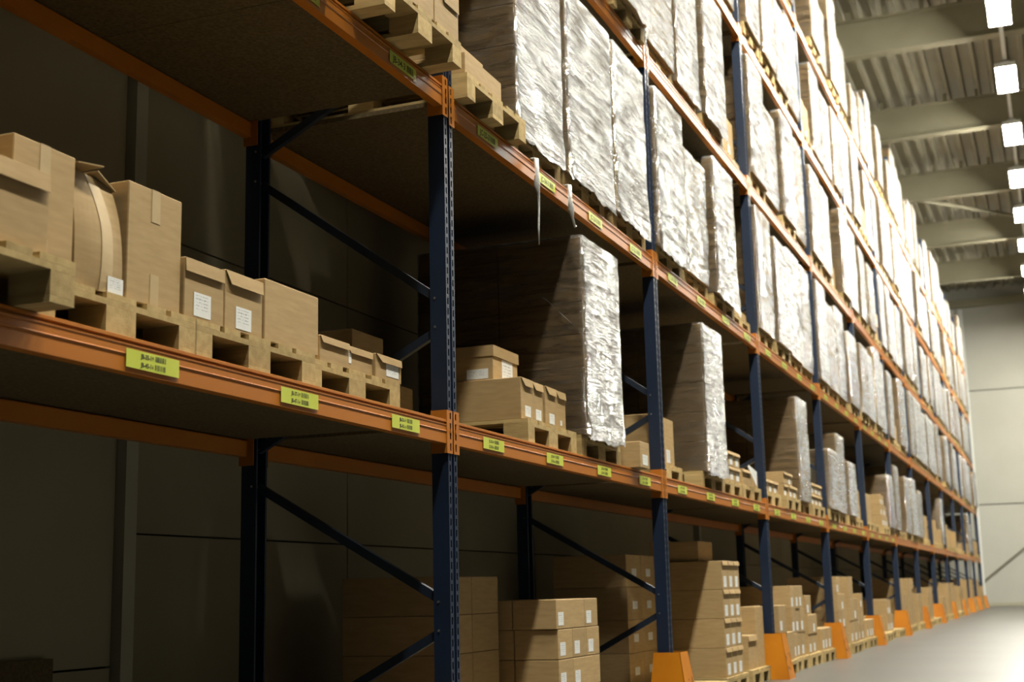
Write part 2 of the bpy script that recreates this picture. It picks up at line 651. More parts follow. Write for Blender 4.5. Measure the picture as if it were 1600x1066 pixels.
# post guards
def guard_mesh():
    mb = MB()
    t = 0.006
    b0, b1, yb, yt, h, yr0, yr1 = 0.155, 0.105, -0.155, -0.09, 0.42, 0.14, 0.10
    # outer skin: left, front, right as thick plates
    for sx in (-1, 1):
        mb.hexa(((sx * b0, yb, 0), (sx * (b0 - t), yb, 0), (sx * (b0 - t), yr0, 0), (sx * b0, yr0, 0),
                 (sx * b1, yt, h), (sx * (b1 - t), yt, h), (sx * (b1 - t), yr1, h), (sx * b1, yr1, h)))
    mb.hexa(((-b0, yb, 0), (b0, yb, 0), (b0, yb + t, 0), (-b0, yb + t, 0),
             (-b1, yt, h), (b1, yt, h), (b1, yt + t, h), (-b1, yt + t, h)))
    return mb.mesh('guard', 'guard_orange')


GUARD = guard_mesh()
SCUFF = MB()
rs = random.Random(3)
for i in range(9):
    z = rs.uniform(0.02, 0.26)
    x = rs.uniform(-0.12, 0.10)
    yy = -0.155 + z / 0.42 * 0.065 - 0.0012
    w_, h_ = rs.uniform(0.004, 0.03), rs.uniform(0.01, 0.06)
    SCUFF.quad((x, yy, z), (x + w_, yy, z + 0.006), (x + w_ * 0.6, yy + h_ * 0.155, z + h_), (x - 0.004, yy + h_ * 0.155, z + h_ * 0.8))
SCUFF = SCUFF.mesh('scuff_mark', 'guard_scuff')
for k in range(0, NB1 + 2):
    lb = ('orange steel guard at the foot of the post between the %s and %s bays' % (BAYN[k], BAYN[k + 1])) if k <= NB1 else 'orange steel guard at the foot of the last post'
    t = thing('post_guard', lb, 'post guard', (k * BAY, 0, 0), group='orange post guards along the floor')
    obj('guard_shell', GUARD, t)
    obj('scuff_mark', SCUFF, t)

# ------------------------------------------------------------------ rack: shelves (front beam, rear beam, deck)
BX = BAY / 2 - 0.066                             # half length of a beam


def beam_mesh():
    pf = [(0.0, 0.0), (0.0, 0.054), (-0.003, 0.056), (-0.003, 0.057), (0.0, 0.0595), (0.0, 0.082), (-0.002, 0.085), (-0.002, 0.089), (0.010, 0.091), (0.010, 0.098),
          (-0.001, 0.100), (-0.001, HB - 0.002), (0.003, HB), (0.016, HB), (0.016, HB - 0.035), (0.045, HB - 0.035), (0.045, 0.0)]
    return MB().prism_x(pf[::-1], -BX, BX).mesh('beam', 'beam_orange')


def connector_mesh():                            # left end; origin at the end of the beam
    mb = MB()
    z0, z1 = -0.045, 0.158
    x0, x1 = -0.0005, 0.0035                     # side plate against the post web
    mb.box(x0, x1, -0.004, 0.08, z0, z1)
    # slotted front plate lying over the post's face, towards the post
    f0, f1 = -0.058, -0.0005
    mb.box(f0, f0 + 0.014, -0.004, -0.001, z0, z1)
    mb.box(f0 + 0.030, f1, -0.004, -0.001, z0, z1)
    z = z0
    for i in range(5):
        hh = 0.018 if i else 0.012
        mb.box(f0 + 0.014, f0 + 0.030, -0.004, -0.001, z, z + (hh if i < 4 else z1 - z))
        z += 0.048
    mb.box(f0 + 0.016, f0 + 0.028, -0.008, -0.003, 0.055, 0.07)        # locking pin
    return mb.mesh('connector', 'beam_orange')


BEAM, CONN = beam_mesh(), connector_mesh()
CONN_R = CONN.copy()
for v in CONN_R.vertices:
    v.co.x = -v.co.x
CONN_R.flip_normals()


def text_mesh(body, size, bold=0.0):
    cu = bpy.data.curves.new('t', 'FONT')
    cu.body = body
    cu.size = size
    cu.offset = bold
    cu.resolution_u = 2
    o = bpy.data.objects.new('t', cu)
    COL.objects.link(o)
    dg = bpy.context.evaluated_depsgraph_get()
    me = bpy.data.meshes.new_from_object(o.evaluated_get(dg))
    vs = [v.co.copy() for v in me.vertices]
    fs = [tuple(p_.vertices) for p_ in me.polygons]
    bpy.data.objects.remove(o)
    bpy.data.meshes.remove(me)
    return vs, fs


def sticker_mesh(lines, big):
    mb = MB()
    W, H = 0.272, 0.058
    mb.box(-W / 2, W / 2, -0.0008, 0, -H / 2, H / 2)
    yy = -0.0012
    rr = random.Random(str(lines))
    for i, ln in enumerate(lines):
        size = 0.044 if big else 0.021
        vs, fs = text_mesh(ln, size, 0.0006)
        wmax = max(v.x for v in vs)
        tw = 0.125 if big else 0.052
        z0 = -0.016 if big else (0.006 - 0.027 * i)
        xo = -0.105 if big else -0.064
        k = len(mb.v)
        mb.v += [(xo + v.x / wmax * tw, yy, z0 + v.y) for v in vs]
        for f in fs:
            mb.face(tuple(k + q for q in f), 1)
        if not big:                              # small arrow after the code
            ax, az = xo + tw + 0.008, z0 + 0.007
            s_ = 1 if i == 0 else -1
            mb.quad((ax - 0.0045, yy, az), (ax + 0.0045, yy, az), (ax + 0.0005, yy, az + 0.007 * s_), (ax - 0.0005, yy, az + 0.007 * s_), 1)
            mb.quad((ax - 0.001, yy, az - 0.006 * s_), (ax + 0.001, yy, az - 0.006 * s_), (ax + 0.001, yy, az), (ax - 0.001, yy, az), 1)
        x = 0.035 if big else 0.008
        xe = 0.10 if big else 0.062
        while x < xe:                            # bar code
            bw = rr.choice((0.0012, 0.0012, 0.002, 0.003))
            mb.quad((x, yy, z0 - 0.001), (x + bw, yy, z0 - 0.001), (x + bw, yy, z0 + (0.032 if big else 0.017)), (x, yy, z0 + (0.032 if big else 0.017)), 1)
            x += bw + rr.choice((0.0012, 0.002, 0.003))
    return mb.mesh('location_label', ['label_yellow', 'ink'])


def deck_mesh(w_):
    return cached(('deck', round(w_, 3)), lambda: MB().box(-w_ / 2 + 0.002, w_ / 2 - 0.002, 0.018, FD - 0.018, -0.024, 0).mesh('deck_panel', 'chipboard'))


for b in range(NB0, NB1 + 1):
    for l in range(1, 6):
        if b == -1 and l > 3:
            continue
        z = beam_z(b, l)
        cx = (b + 0.5) * BAY
        t = thing('rack_shelf', 'orange-beamed chipboard %s of the %s' % (LEVN[l], bay_name(b)), 'shelf', (cx, 0, z), group='shelves of the pallet rack')
        fb = obj('front_beam', BEAM, t, label='orange front beam')
        obj('connector', CONN, fb, (-BX, 0, 0))
        obj('connector', CONN_R, fb, (BX, 0, 0))
        rb = obj('rear_beam', BEAM, t, (0, FD, 0), math.pi)
        obj('connector', CONN, rb, (-BX, 0, 0))
        obj('connector', CONN_R, rb, (BX, 0, 0))
        if b <= 4 and l <= 2:
            aisle = 'JB' if b == -1 else 'JC'
            for s_ in range(4):
                x = 0.5 + 0.9 * s_
                num = 20 + 5 - s_ + (b * 4 if b >= 0 else 12)
                if l == 1:
                    nn = (37, 35, 37, 33)[s_] if b == -1 else num
                    lines = ['%s-%d-1' % (aisle, nn), '%s-%d-1' % (aisle, nn + 10)]
                else:
                    lines = ['%s-%d-3' % (aisle, (38, 36, 35, 34)[s_] if b == -1 else num)]
                obj('location_label', sticker_mesh(lines, l == 2), fb, (x - BAY / 2, -0.0033, 0.045 if l == 1 else 0.046),
                    label='yellow location sticker with printed code and bar code' if s_ == 0 else None)
        n = 3
        x0_, x1_ = -BAY / 2 + 0.055, BAY / 2 - 0.055
        pw = (x1_ - x0_) / n
        for i in range(n):
            obj('deck_panel', deck_mesh(pw), t, (x0_ + (i + 0.5) * pw, 0, HB))


# ------------------------------------------------------------------ pallets
PH = 0.13


def pal_parts():
    tb = lambda w_: MB().box(-w_ / 2, w_ / 2, -0.6, 0.6, 0.110, 0.130).mesh('top_board', 'pallet_wood')
    P = []
    A, B_ = cached('ptb1', lambda: tb(0.145)), cached('ptb2', lambda: tb(0.1))
    for x, me in ((-0.3275, A), (-0.177, B_), (0, A), (0.177, B_), (0.3275, A)):
        P.append(('top_board', me, (x, 0, 0)))
    S = cached('pst', lambda: MB().box(-0.4, 0.4, -0.0725, 0.0725, 0.090, 0.1098).mesh('cross_board', 'pallet_wood'))
    for y in (-0.5275, 0, 0.5275):
        P.append(('cross_board', S, (0, y, 0)))
    for x, wb in ((-0.35, 0.1), (0, 0.145), (0.35, 0.1)):
        bl = cached(('pbl', wb), lambda wb=wb: MB().box(-wb / 2, wb / 2, -0.0725, 0.0725, 0.0202, 0.0898).mesh('block', 'pallet_wood'))
        bb = cached(('pbb', wb), lambda wb=wb: MB().box(-wb / 2, wb / 2, -0.6, 0.6, 0, 0.02).mesh('bottom_board', 'pallet_wood'))
        P.append(('bottom_board', bb, (x, 0, 0)))
        for y in (-0.5275, 0, 0.5275):
            P.append(('block', bl, (x, y, 0)))
    return P


PALP = pal_parts()


def joined_pallet():
    mb = MB()
    for n_, me, loc in PALP:
        k = len(mb.v)
        mb.v += [(v.co.x + loc[0], v.co.y + loc[1], v.co.z + loc[2]) for v in me.vertices]
        for p_ in me.polygons:
            mb.face(tuple(k + i for i in p_.vertices))
    return mb.mesh('wooden_pallet', 'pallet_wood')


PALJ = joined_pallet()


def pallet(x0, yf, z, label, detailed=True, rz=0.0, group='wooden pallets on the rack'):
    """x0: left edge, yf: front edge; 0.8 wide, 1.2 deep. Returns the top height."""
    loc = (x0 + 0.4, yf + 0.6, z)
    if detailed:
        t = thing('wooden_pallet', label, 'pallet', loc, rz, group)
        for n_, me, l_ in PALP:
            obj(n_, me, t, l_)
    else:
        obj('wooden_pallet', PALJ, None, loc, rz, label, 'pallet', group)
    return z + PH


# ------------------------------------------------------------------ cartons
def paper_mesh(w_, h_):
    return cached(('paper', round(w_, 3), round(h_, 3)), lambda: MB().box(-w_ / 2, w_ / 2, -0.0012, 0, 0, h_).mesh('paper_label', 'printed_paper'))


def carton(label, x0, y0, z0, w_, d, h, rz=0.0, tape=False, flap=None, papers=(), side_paper=None, group=None, lid=False, cat='carton', name='carton', seam=True):
    """carton with its front-left-bottom corner at (x0, y0, z0)"""
    loc = (x0 + w_ / 2, y0 + d / 2, z0)
    body = bevel_box(w_, d, h, 0.003, 'cardboard')
    if not (tape or flap or papers or lid or side_paper):
        return obj(name, body, None, loc, rz, label, cat, group)
    t = thing(name, label, cat, loc, rz, group)
    obj('body', body, t)
    yf = -d / 2
    if tape:
        tw = 0.045
        obj('tape', MB().box(-tw / 2, tw / 2, yf - 0.0012, yf, h * 0.72, h + 0.001).mesh('tape', 'tape'), t)
        obj('tape', MB().box(-tw / 2, tw / 2, yf - 0.0012, yf, 0, h * 0.27).mesh('tape', 'tape'), t)
    if flap:                                     # front flap folded over: (drop, stand-off, skew)
        dr, so, sk = flap
        so *= 0.45
        mb = MB()
        a = w_ / 2 - 0.002
        mb.hexa(((-a + sk, yf - so - 0.004, h - dr), (a - 0.004, yf - so - 0.004, h - dr), (a - 0.004, yf - so, h - dr), (-a + sk, yf - so, h - dr),
                 (-a, yf - 0.004, h - 0.002), (a, yf - 0.004, h - 0.002), (a, yf - 0.0005, h), (-a, yf - 0.0005, h)))
        obj('flap', mb.mesh('flap', 'cardboard'), t)
    if lid:
        mb = MB()
        e = 0.006
        hh = min(0.06, h * 0.3)
        mb.box(-w_ / 2 - e, w_ / 2 + e, -d / 2 - e, -d / 2 - 0.0006, h - hh, h + 0.004)
        mb.box(-w_ / 2 - e, w_ / 2 + e, d / 2 + 0.0006, d / 2 + e, h - hh, h + 0.004)
        mb.box(-w_ / 2 - e, -w_ / 2 - 0.0006, -d / 2 - 0.0006, d / 2 + 0.0006, h - hh, h + 0.004)
        mb.box(w_ / 2 + 0.0006, w_ / 2 + e, -d / 2 - 0.0006, d / 2 + 0.0006, h - hh, h + 0.004)
        mb.box(-w_ / 2 - 0.0006, w_ / 2 + 0.0006, -d / 2 - 0.0006, d / 2 + 0.0006, h + 0.0005, h + 0.004)
        obj('lid', mb.mesh('lid', 'cardboard'), t)
    for (px, pz, pw, ph_) in papers:             # px from the left edge, pz from the bottom
        obj('paper_label', paper_mesh(pw, ph_), t, (-w_ / 2 + px + pw / 2, yf, pz), label='white printed paper label')
    if side_paper:
        py, pz, pw, ph_ = side_paper
        obj('paper_label', paper_mesh(pw, ph_), t, (-w_ / 2, yf + py + pw / 2, pz), -math.pi / 2, label='white printed paper label')
    return t


# ------------------------------------------------------------------ film-wrapped loads
def film_mesh(seed, skirt=0.0):
    """unit shell: x, y in -0.5..0.5, z 0..1 with a ragged skirt below, closed top"""
    mb = MB()
    npx, nz = 14, 18
    pts = []
    c = 0.03
    for i in range(npx):
        pts.append((-0.5 + c + (1 - 2 * c) * i / (npx - 1), -0.5))
    pts += [(0.5 - c * 0.3, -0.5 + c * 0.3)]
    for i in range(npx):
        pts.append((0.5, -0.5 + c + (1 - 2 * c) * i / (npx - 1)))
    pts += [(0.5 - c * 0.3, 0.5 - c * 0.3)]
    for i in range(npx):
        pts.append((0.5 - c - (1 - 2 * c) * i / (npx - 1), 0.5))
    pts += [(-0.5 + c * 0.3, 0.5 - c * 0.3)]
    for i in range(npx):
        pts.append((-0.5, 0.5 - c - (1 - 2 * c) * i / (npx - 1)))
    pts += [(-0.5 + c * 0.3, -0.5 + c * 0.3)]
    n = len(pts)
    for k in range(nz + 1):
        for i, (x, y) in enumerate(pts):
            z = k / nz
            fr_ = skirt * max(0.0, min(1.0, (-y - 0.487) / 0.013))
            if k == 0:
                z = (-0.045 + 0.04 * noise.noise(Vector((x * 7, y * 7, seed * 3.1)))) * fr_
            nn = noise.noise(Vector((x * 3.2 + seed * 9, y * 3.2, z * 5 + x * 2.5)))
            n2 = noise.noise(Vector((x * 9 + seed * 5, y * 9, z * 16 + x * 8)))
            e = 1 + 0.012 + 0.012 * nn + 0.009 * n2
            if k <= 1:
                e -= 0.012
            mb.v.append((x * e, y * e - (0.014 * fr_ if k <= 1 else 0), z + (0.004 if k == nz else 0)))
    for k in range(nz):
        for i in range(n):
            j = (i + 1) % n
            mb.face((k * n + i, k * n + j, (k + 1) * n + j, (k + 1) * n + i))
    # thin inward rim on the top edge, then the top sheet
    b0 = len(mb.v)
    mb.v.append((0, 0, 1.006))
    for i in range(n):
        j = (i + 1) % n
        mb.face((nz * n + i, nz * n + j, b0))
    return mb


FILMS = [film_mesh(i).mesh('film', 'film', True) for i in range(6)]
FILMT = [film_mesh(i + 10).mesh('film', 'film_thick', True) for i in range(4)]
FILMN = [film_mesh(i + 20, 1.0).mesh('film', 'film_thick', True) for i in range(4)]


def stack_mesh(w_, d, h, nl, seed):
    """one mesh of stacked cartons for loads too far off to show each"""
    def mk():
        mb = MB()
        r = random.Random(seed)
        lh = h / nl
        for i in range(nl):
            for a in range(2):
                for c in range(2):
                    e = r.uniform(0.002, 0.006)
                    x0 = -w_ / 2 + a * w_ / 2
                    y0 = -d / 2 + c * d / 2
                    mb.box(x0 + e * 0.5, x0 + w_ / 2 - e * 0.5, y0 + e, y0 + d / 2 - e * 0.5, i * lh + 0.001, (i + 1) * lh - 0.002)
        return mb.mesh('carton_stack', 'cardboard')
    return cached(('stack', round(w_, 2), round(d, 2), round(h, 2), nl, seed % 3), mk)


fi = 0


def wrapped(label, x0, yf, z, w_, d, h, near=False, thick=False, nl=5, rz=0.0, labels=False, nx=2):
    global fi
    fi += 1
    if near and thick:
        yf -= 0.016
    t = thing('wrapped_load', label, 'wrapped load', (x0 + w_ / 2, yf + d / 2, z + 0.003), rz, 'film-wrapped carton loads on the rack')
    lh = h / nl
    if near:
        cw = w_ / nx
        me = bevel_box(cw - 0.003, d / 2 - 0.003, lh - 0.002, 0.003, 'cardboard')
        for i in range(nl):
            for a in range(nx):
                for c in range(2):
                    obj('carton', me, t, (-w_ / 2 + (a + 0.5) * cw, -d / 4 + c * d / 2, i * lh + 0.0005))
            if labels:
                obj('paper_label', paper_mesh(0.11, 0.075), t, (-w_ / 2 - 0.001, -d / 4 + 0.05, (i + 0.55) * lh), -math.pi / 2)
    else:
        obj('carton_stack', stack_mesh(w_, d, h, nl, fi), t)
    f = obj('stretch_film', (FILMN[fi % 4] if near and thick else FILMT[fi % 4] if thick else FILMS[fi % 6]), t, label='shiny crumpled stretch film')
    f.scale = (w_ + 0.012, d + 0.012, h + 0.004)
    return t


SLOTN = ['leftmost', 'second', 'third', 'rightmost']


def where(b, l):
    return ('on the %s of the %s' % (LEVN[l], bay_name(b))) if l else ('on the floor of the %s' % bay_name(b))


FAR = MB()                                      # cartons too far off to pick apart


def slot_load(b, l, s_, kind, x0, yf=0.03, **kw):
    """a pallet and what stands on it"""
    z = deck_z(b, l)
    near = b <= 2 and kw.get('near', True)
    rng = random.Random(b * 100 + l * 10 + s_)
    wh = where(b, l)
    rz = rng.uniform(-0.012, 0.012)
    if kind == 'w':
        pt = pallet(x0, yf, z, 'wooden pallet under the %s load %s' % (SLOTN[s_], wh), b <= 1, rz)
        wd = kw.get('w', 0.8)
        hh = kw.get('h', 1.2)
        adj = {True: 'film-wrapped brown carton load', False: 'shiny film-wrapped load of cartons'}[not kw.get('thick', False)]
        wrapped('%s, %s %s' % (adj, SLOTN[s_], wh), x0 + 0.4 - wd / 2, yf + kw.get('dy', -0.026), pt, wd, kw.get('d', 1.15), hh,
                near and b <= 1, kw.get('thick', False), kw.get('nl', 5), rz, kw.get('labels', False))
    elif kind == 'c':                            # grid of cartons
        pt = pallet(x0, yf, z, 'wooden pallet under the %s cartons %s' % (SLOTN[s_], wh), b <= 1, rz)
        nx, nz, ch = kw['nx'], kw['nz'], kw['ch']
        dep = kw.get('d', 0.5)
        cw = kw.get('w', 0.76) / nx
        xs_ = x0 + 0.4 - cw * nx / 2
        rows = [['single'], ['bottom', 'top'], ['bottom', 'middle', 'top'], ['bottom', 'second', 'third', 'top'], ['bottom', 'second', 'third', 'fourth', 'top'],
                ['bottom', 'second', 'third', 'fourth', 'fifth', 'top']][nz - 1]
        for iz in range(nz):
            ht = ch * rng.uniform(0.93, 1.0) if iz == nz - 1 else ch
            for ix in range(nx):
                if iz == nz - 1 and nz > 1 and ix in kw.get('miss', ()):
                    continue
                for iy in range(kw.get('ny', 1)):
                    back = ', rear' if iy else ''
                    if b >= 5:
                        xa, ya, za = xs_ + ix * cw + 0.002, yf + kw.get('dy', 0.02) + rng.uniform(0, 0.015), pt + iz * ch + 0.0005
                        FAR.box(xa, xa + cw - 0.006, ya, ya + dep, za, za + ht - 0.002)
                        continue
                    papers = ()
                    if iy == 0 and b <= 4 and rng.random() < 0.8:
                        papers = ((cw * 0.12, ht * 0.1, min(0.1, cw * 0.5), min(0.09, ht * 0.4)),)
                    fl = (ht * 0.22, 0.02, rng.uniform(0, 0.02)) if (iy == 0 and b <= 2 and kw.get('flap')) else None
                    carton('carton, %s in the %s row, %s pallet, %s, %s%s' % (ORD[ix], rows[iz], SLOTN[s_], LEVN[l], bay_name(b), back),
                           xs_ + ix * cw + 0.002, yf + kw.get('dy', 0.02) + rng.uniform(0, 0.015) + iy * (dep + 0.01), pt + iz * ch + 0.0005,
                           cw - 0.006, dep, ht - 0.002, rng.uniform(-0.01, 0.01), papers=papers, flap=fl, group='cartons stacked on the rack pallets')
    elif kind == 'p':
        pallet(x0, yf, z, 'empty wooden pallet, %s %s' % (SLOTN[s_], wh), b <= 1, rz)


# ------------------------------------------------------------------ loads built after the photograph: nearest bay, lowest shelf
Z1 = deck_z(-1, 1)
G1 = 'wooden pallets on the rack'
pt = pallet(-3.626, -0.125, Z1, 'pale pallet jutting over the beam at the left edge, under the flap box')
carton('grey-brown box with wide overhanging front flap, at the left edge', -3.46, -0.10, pt, 0.545, 0.5, 0.235, flap=(0.055, 0.014, 0.0))
pt = pallet(-2.822, 0.03, Z1, 'wooden pallet under the three tall cartons on the lowest shelf')
zc = pt
carton('tall brown carton with crumpled tape, behind the overhanging flap box', -2.905, 0.045, zc, 0.265, 0.62, 0.385, tape=True)
# buckled carton with a bowed front
mbk = MB()
wB, dB, hB = 0.225, 0.6, 0.375
nn_ = 10
for iz in range(nn_ + 1):
    for ix in range(nn_ + 1):
        u, v_ = ix / nn_, iz / nn_
        bow = 0.008 * math.sin(math.pi * v_ ** 0.8) * math.sin(math.pi * min(1, u * 1.15))
        lean = 0.028 * max(0, v_ - 0.45) ** 2 * 3
        mbk.v.append((-wB / 2 + u * wB * (1 - 0.10 * v_ ** 3) - 0.0 * lean, -dB / 2 - bow + 0.04 * v_ ** 3, v_ * hB * (1 - 0.05 * u * v_)))
for iz in range(nn_):
    for ix in range(nn_):
        a = iz * (nn_ + 1) + ix
        mbk.face((a, a + 1, a + nn_ + 2, a + nn_ + 1))
kb = len(mbk.v)
mbk.v += [(-wB / 2, dB / 2, 0), (wB / 2, dB / 2, 0), (wB / 2 * 0.9, dB / 2, hB * 0.95), (-wB / 2, dB / 2, hB)]
lft = [i * (nn_ + 1) for i in range(nn_ + 1)]
rgt = [i * (nn_ + 1) + nn_ for i in range(nn_ + 1)]
mbk.face(tuple([kb] + lft + [kb + 3]))
mbk.face(tuple([kb + 2] + rgt[::-1] + [kb + 1]))
mbk.face((kb, kb + 3, kb + 2, kb + 1))
mbk.face(tuple(list(range(nn_ * (nn_ + 1), (nn_ + 1) ** 2)) + [kb + 2, kb + 3]))
mbk.face(tuple(list(range(0, nn_ + 1))[::-1] + [kb, kb + 1]))
t = thing('carton', 'tall buckled carton with bowed front and torn lid flaps', 'carton', (-2.518, 0.045 + dB / 2, zc))
obj('body', mbk.mesh('body', 'cardboard', False), t)
mf = MB()
mf.hexa(((-0.11, -0.30, hB + 0.002), (-0.01, -0.315, hB + 0.012), (-0.01, -0.05, hB + 0.012), (-0.11, -0.05, hB + 0.002),
         (-0.11, -0.30, hB + 0.006), (-0.01, -0.315, hB + 0.017), (-0.01, -0.05, hB + 0.017), (-0.11, -0.05, hB + 0.006)))
obj('flap', mf.mesh('flap', 'cardboard'), t)
mf = MB()
mf.hexa(((0.0, -0.285, hB + 0.006), (0.105, -0.27, hB - 0.03), (0.105, -0.02, hB - 0.03), (0.0, -0.05, hB + 0.006),
         (0.0, -0.285, hB + 0.010), (0.105, -0.27, hB - 0.026), (0.105, -0.02, hB - 0.026), (0.0, -0.05, hB + 0.010)))
obj('flap', mf.mesh('flap', 'cardboard'), t)
obj('paper_label', paper_mesh(0.075, 0.05), t, (0.075, -dB / 2 - 0.004, 0.004), label='white printed paper label')
mt = MB()  # broad lighter band of the crease, laid on as a tape-coloured strip
for iz in range(13):
    v_ = iz / 12
    for u in (0.5 + 0.1 * v_ * (1 - v_) - 0.28 * max(0, v_ - 0.55), 0.76 + 0.1 * v_ * (1 - v_) - 0.28 * max(0, v_ - 0.55)):
        bow = 0.008 * math.sin(math.pi * v_ ** 0.8) * math.sin(math.pi * min(1, u * 1.15))
        mt.v.append((-wB / 2 + u * wB * (1 - 0.10 * v_ ** 3), -dB / 2 - bow + 0.04 * v_ ** 3 - 0.0015, v_ * hB * (1 - 0.05 * u * v_)))
for iz in range(12):
    mt.face((2 * iz, 2 * iz + 1, 2 * iz + 3, 2 * iz + 2))
obj('tape', mt.mesh('tape', 'tape'), t)
carton('tall brown carton with two tape strips, right of the buckled one', -2.385, 0.045, zc, 0.285, 0.6, 0.39, tape=True)

pt = pallet(-2.03, 0.03, Z1, 'wooden pallet under the two labelled cartons and the plain one')
carton('brown carton with folded front flap and white label, left of two alike', -2.085, 0.04, pt, 0.235, 0.45, 0.205, flap=(0.048, 0.008, 0.0), papers=((0.055, 0.012, 0.1, 0.082),))
carton('brown carton with slanted front flap and white label, right of two alike', -1.845, 0.04, pt, 0.245, 0.45, 0.213, flap=(0.05, 0.012, 0.03), papers=((0.07, 0.012, 0.1, 0.08),))
carton('plain square brown carton without tape or label, middle of lowest shelf', -1.585, 0.04, pt, 0.395, 0.5, 0.235)
pt = pallet(-1.20, 0.075, Z1, 'wooden pallet under the small cartons beside the foreground post')
carton('small brown carton with wide flap, left front of the small cartons', -1.10, 0.085, pt, 0.245, 0.3, 0.108, flap=(0.03, 0.008, 0.015))
carton('small carton with a torn white label at its edge, middle of the small cartons', -0.85, 0.095, pt, 0.225, 0.3, 0.105, flap=(0.03, 0.006, 0.02), papers=((0.002, 0.03, 0.03, 0.06),))
carton('small carton with white square label, nearest the foreground post', -0.615, 0.085, pt, 0.25, 0.3, 0.108, flap=(0.034, 0.01, 0.05), papers=((0.10, 0.02, 0.12, 0.055),))
carton('small brown carton in the rear row, left of two', -0.87, 0.42, pt, 0.22, 0.3, 0.185, flap=(0.04, 0.008, 0.02))
carton('small brown carton in the rear row, right of two', -0.64, 0.42, pt, 0.22, 0.3, 0.185, flap=(0.05, 0.008, 0.06))

# nearest bay, second shelf: pallets jutting out over the beam
Z2 = deck_z(-1, 2)
pt = pallet(-1.0, -0.165, Z2, 'pallet jutting over the second shelf beam at the top of the picture')
for i, (x, ww, fl) in enumerate(((-0.99, 0.25, None), (-0.735, 0.25, (0.04, 0.008, 0)), (-0.475, 0.27, (0.12, 0.006, 0.1)))):
    carton('pale carton on the jutting pallet above the foreground post, %s from left' % ORD[i], x, -0.155, pt, ww, 0.45, 0.26, flap=fl)
for i, x in enumerate((-2.95, -2.0)):  # two more pallets with loads, out of view, added to shade the beam
    pt = pallet(x, -0.165, Z2, 'unseen pallet shading the beam, second shelf of the nearest bay, %s from left' % ORD[i], False)
    wrapped('unseen film-wrapped load shading the beam, second shelf of the nearest bay, %s from left' % ORD[i], x, -0.16, pt, 0.8, 1.15, 1.1)

# second bay, lowest shelf
Z1 = deck_z(0, 1)
pt = pallet(1.035, 0.015, Z1, 'wooden pallet under the row of four labelled cartons with a lidded box')
for i, (x, ww) in enumerate(((1.04, 0.178), (1.222, 0.178), (1.424, 0.178), (1.605, 0.178))):
    carton('brown carton with bent flap, %s in the row of four below the lidded box' % ORD[i], x, 0.055 + 0.006 * (i % 2), pt, ww, 0.40, 0.232,
           flap=(0.045, 0.012, 0.05), papers=((0.06, 0.02, 0.085, 0.06),) if i < 3 else ((0.08, 0.03, 0.03, 0.03),))
carton('brown box with pressed-on lid and white printed front, on the row of cartons', 1.06, 0.225, pt + 0.2335, 0.37, 0.36, 0.19, lid=True,
       papers=((0.13, 0.01, 0.16, 0.12),), side_paper=(0.03, 0.008, 0.13, 0.055))
for i, (x, zz, hh) in enumerate(((0.12, 0, 0.3), (0.47, 0, 0.3), (0.12, 0.301, 0.22))):
    carton('shaded carton behind the foreground post, %s' % ('lower left', 'lower right', 'upper')[i], x, 0.60, Z1 + 0.0025 + zz, 0.34, 0.48, hh)
pt = pallet(1.935, 0.02, Z1, 'pallet under the tall shiny wrapped load of the second bay')
W1 = wrapped('tall film-wrapped load with shiny crumpled front beside the four cartons', 1.945, 0.0, pt, 0.73, 1.12, 1.235, True, True, 6).name
t = bpy.data.objects[W1]
mb = MB()
P_ = [(-0.004, 0.257, 2.66), (-0.010, 0.21, 2.625), (-0.016, 0.154, 2.564), (-0.012, 0.08, 2.49), (-0.006, -0.004, 2.395)]
for i in range(len(P_) - 1):
    a, b_ = Vector(P_[i]), Vector(P_[i + 1])
    wa, wb_ = (0.008, 0.026, 0.04, 0.03, 0.016)[i], (0.008, 0.026, 0.04, 0.03, 0.016)[i + 1]
    n_ = Vector((0, 0.7, 0.7))
    for s_ in (-1, 1):
        tw = Vector((0.006 * s_, 0, 0))
        mb.quad(a - n_ * wa * 0.3 * s_, b_ - n_ * wb_ * 0.3 * s_, b_ + n_ * wb_ * s_ + tw, a + n_ * wa * s_ + tw)
obj('film_band', mb.mesh('film_band', 'film_bunched'), t, (-0.73 / 2 - 0.02, -0.56, -(deck_z(0, 1) + PH + 0.003)), label='twisted band of film across the side')
carton('small plain carton with white label overhanging the beam by the second post', 2.90, -0.065, Z1 + 0.001, 0.215, 0.22, 0.175, papers=((0.05, 0.02, 0.12, 0.07),))
pt = pallet(2.80, 0.27, Z1, 'pallet set back behind the small overhanging carton')
carton('large carton with white label set back beside the second post', 2.83, 0.33, pt, 0.36, 0.6, 0.30, papers=((0.2, 0.02, 0.1, 0.09),))
carton('large carton half hidden behind the second post', 3.20, 0.33, pt, 0.34, 0.6, 0.30, papers=((0.2, 0.02, 0.1, 0.09),))

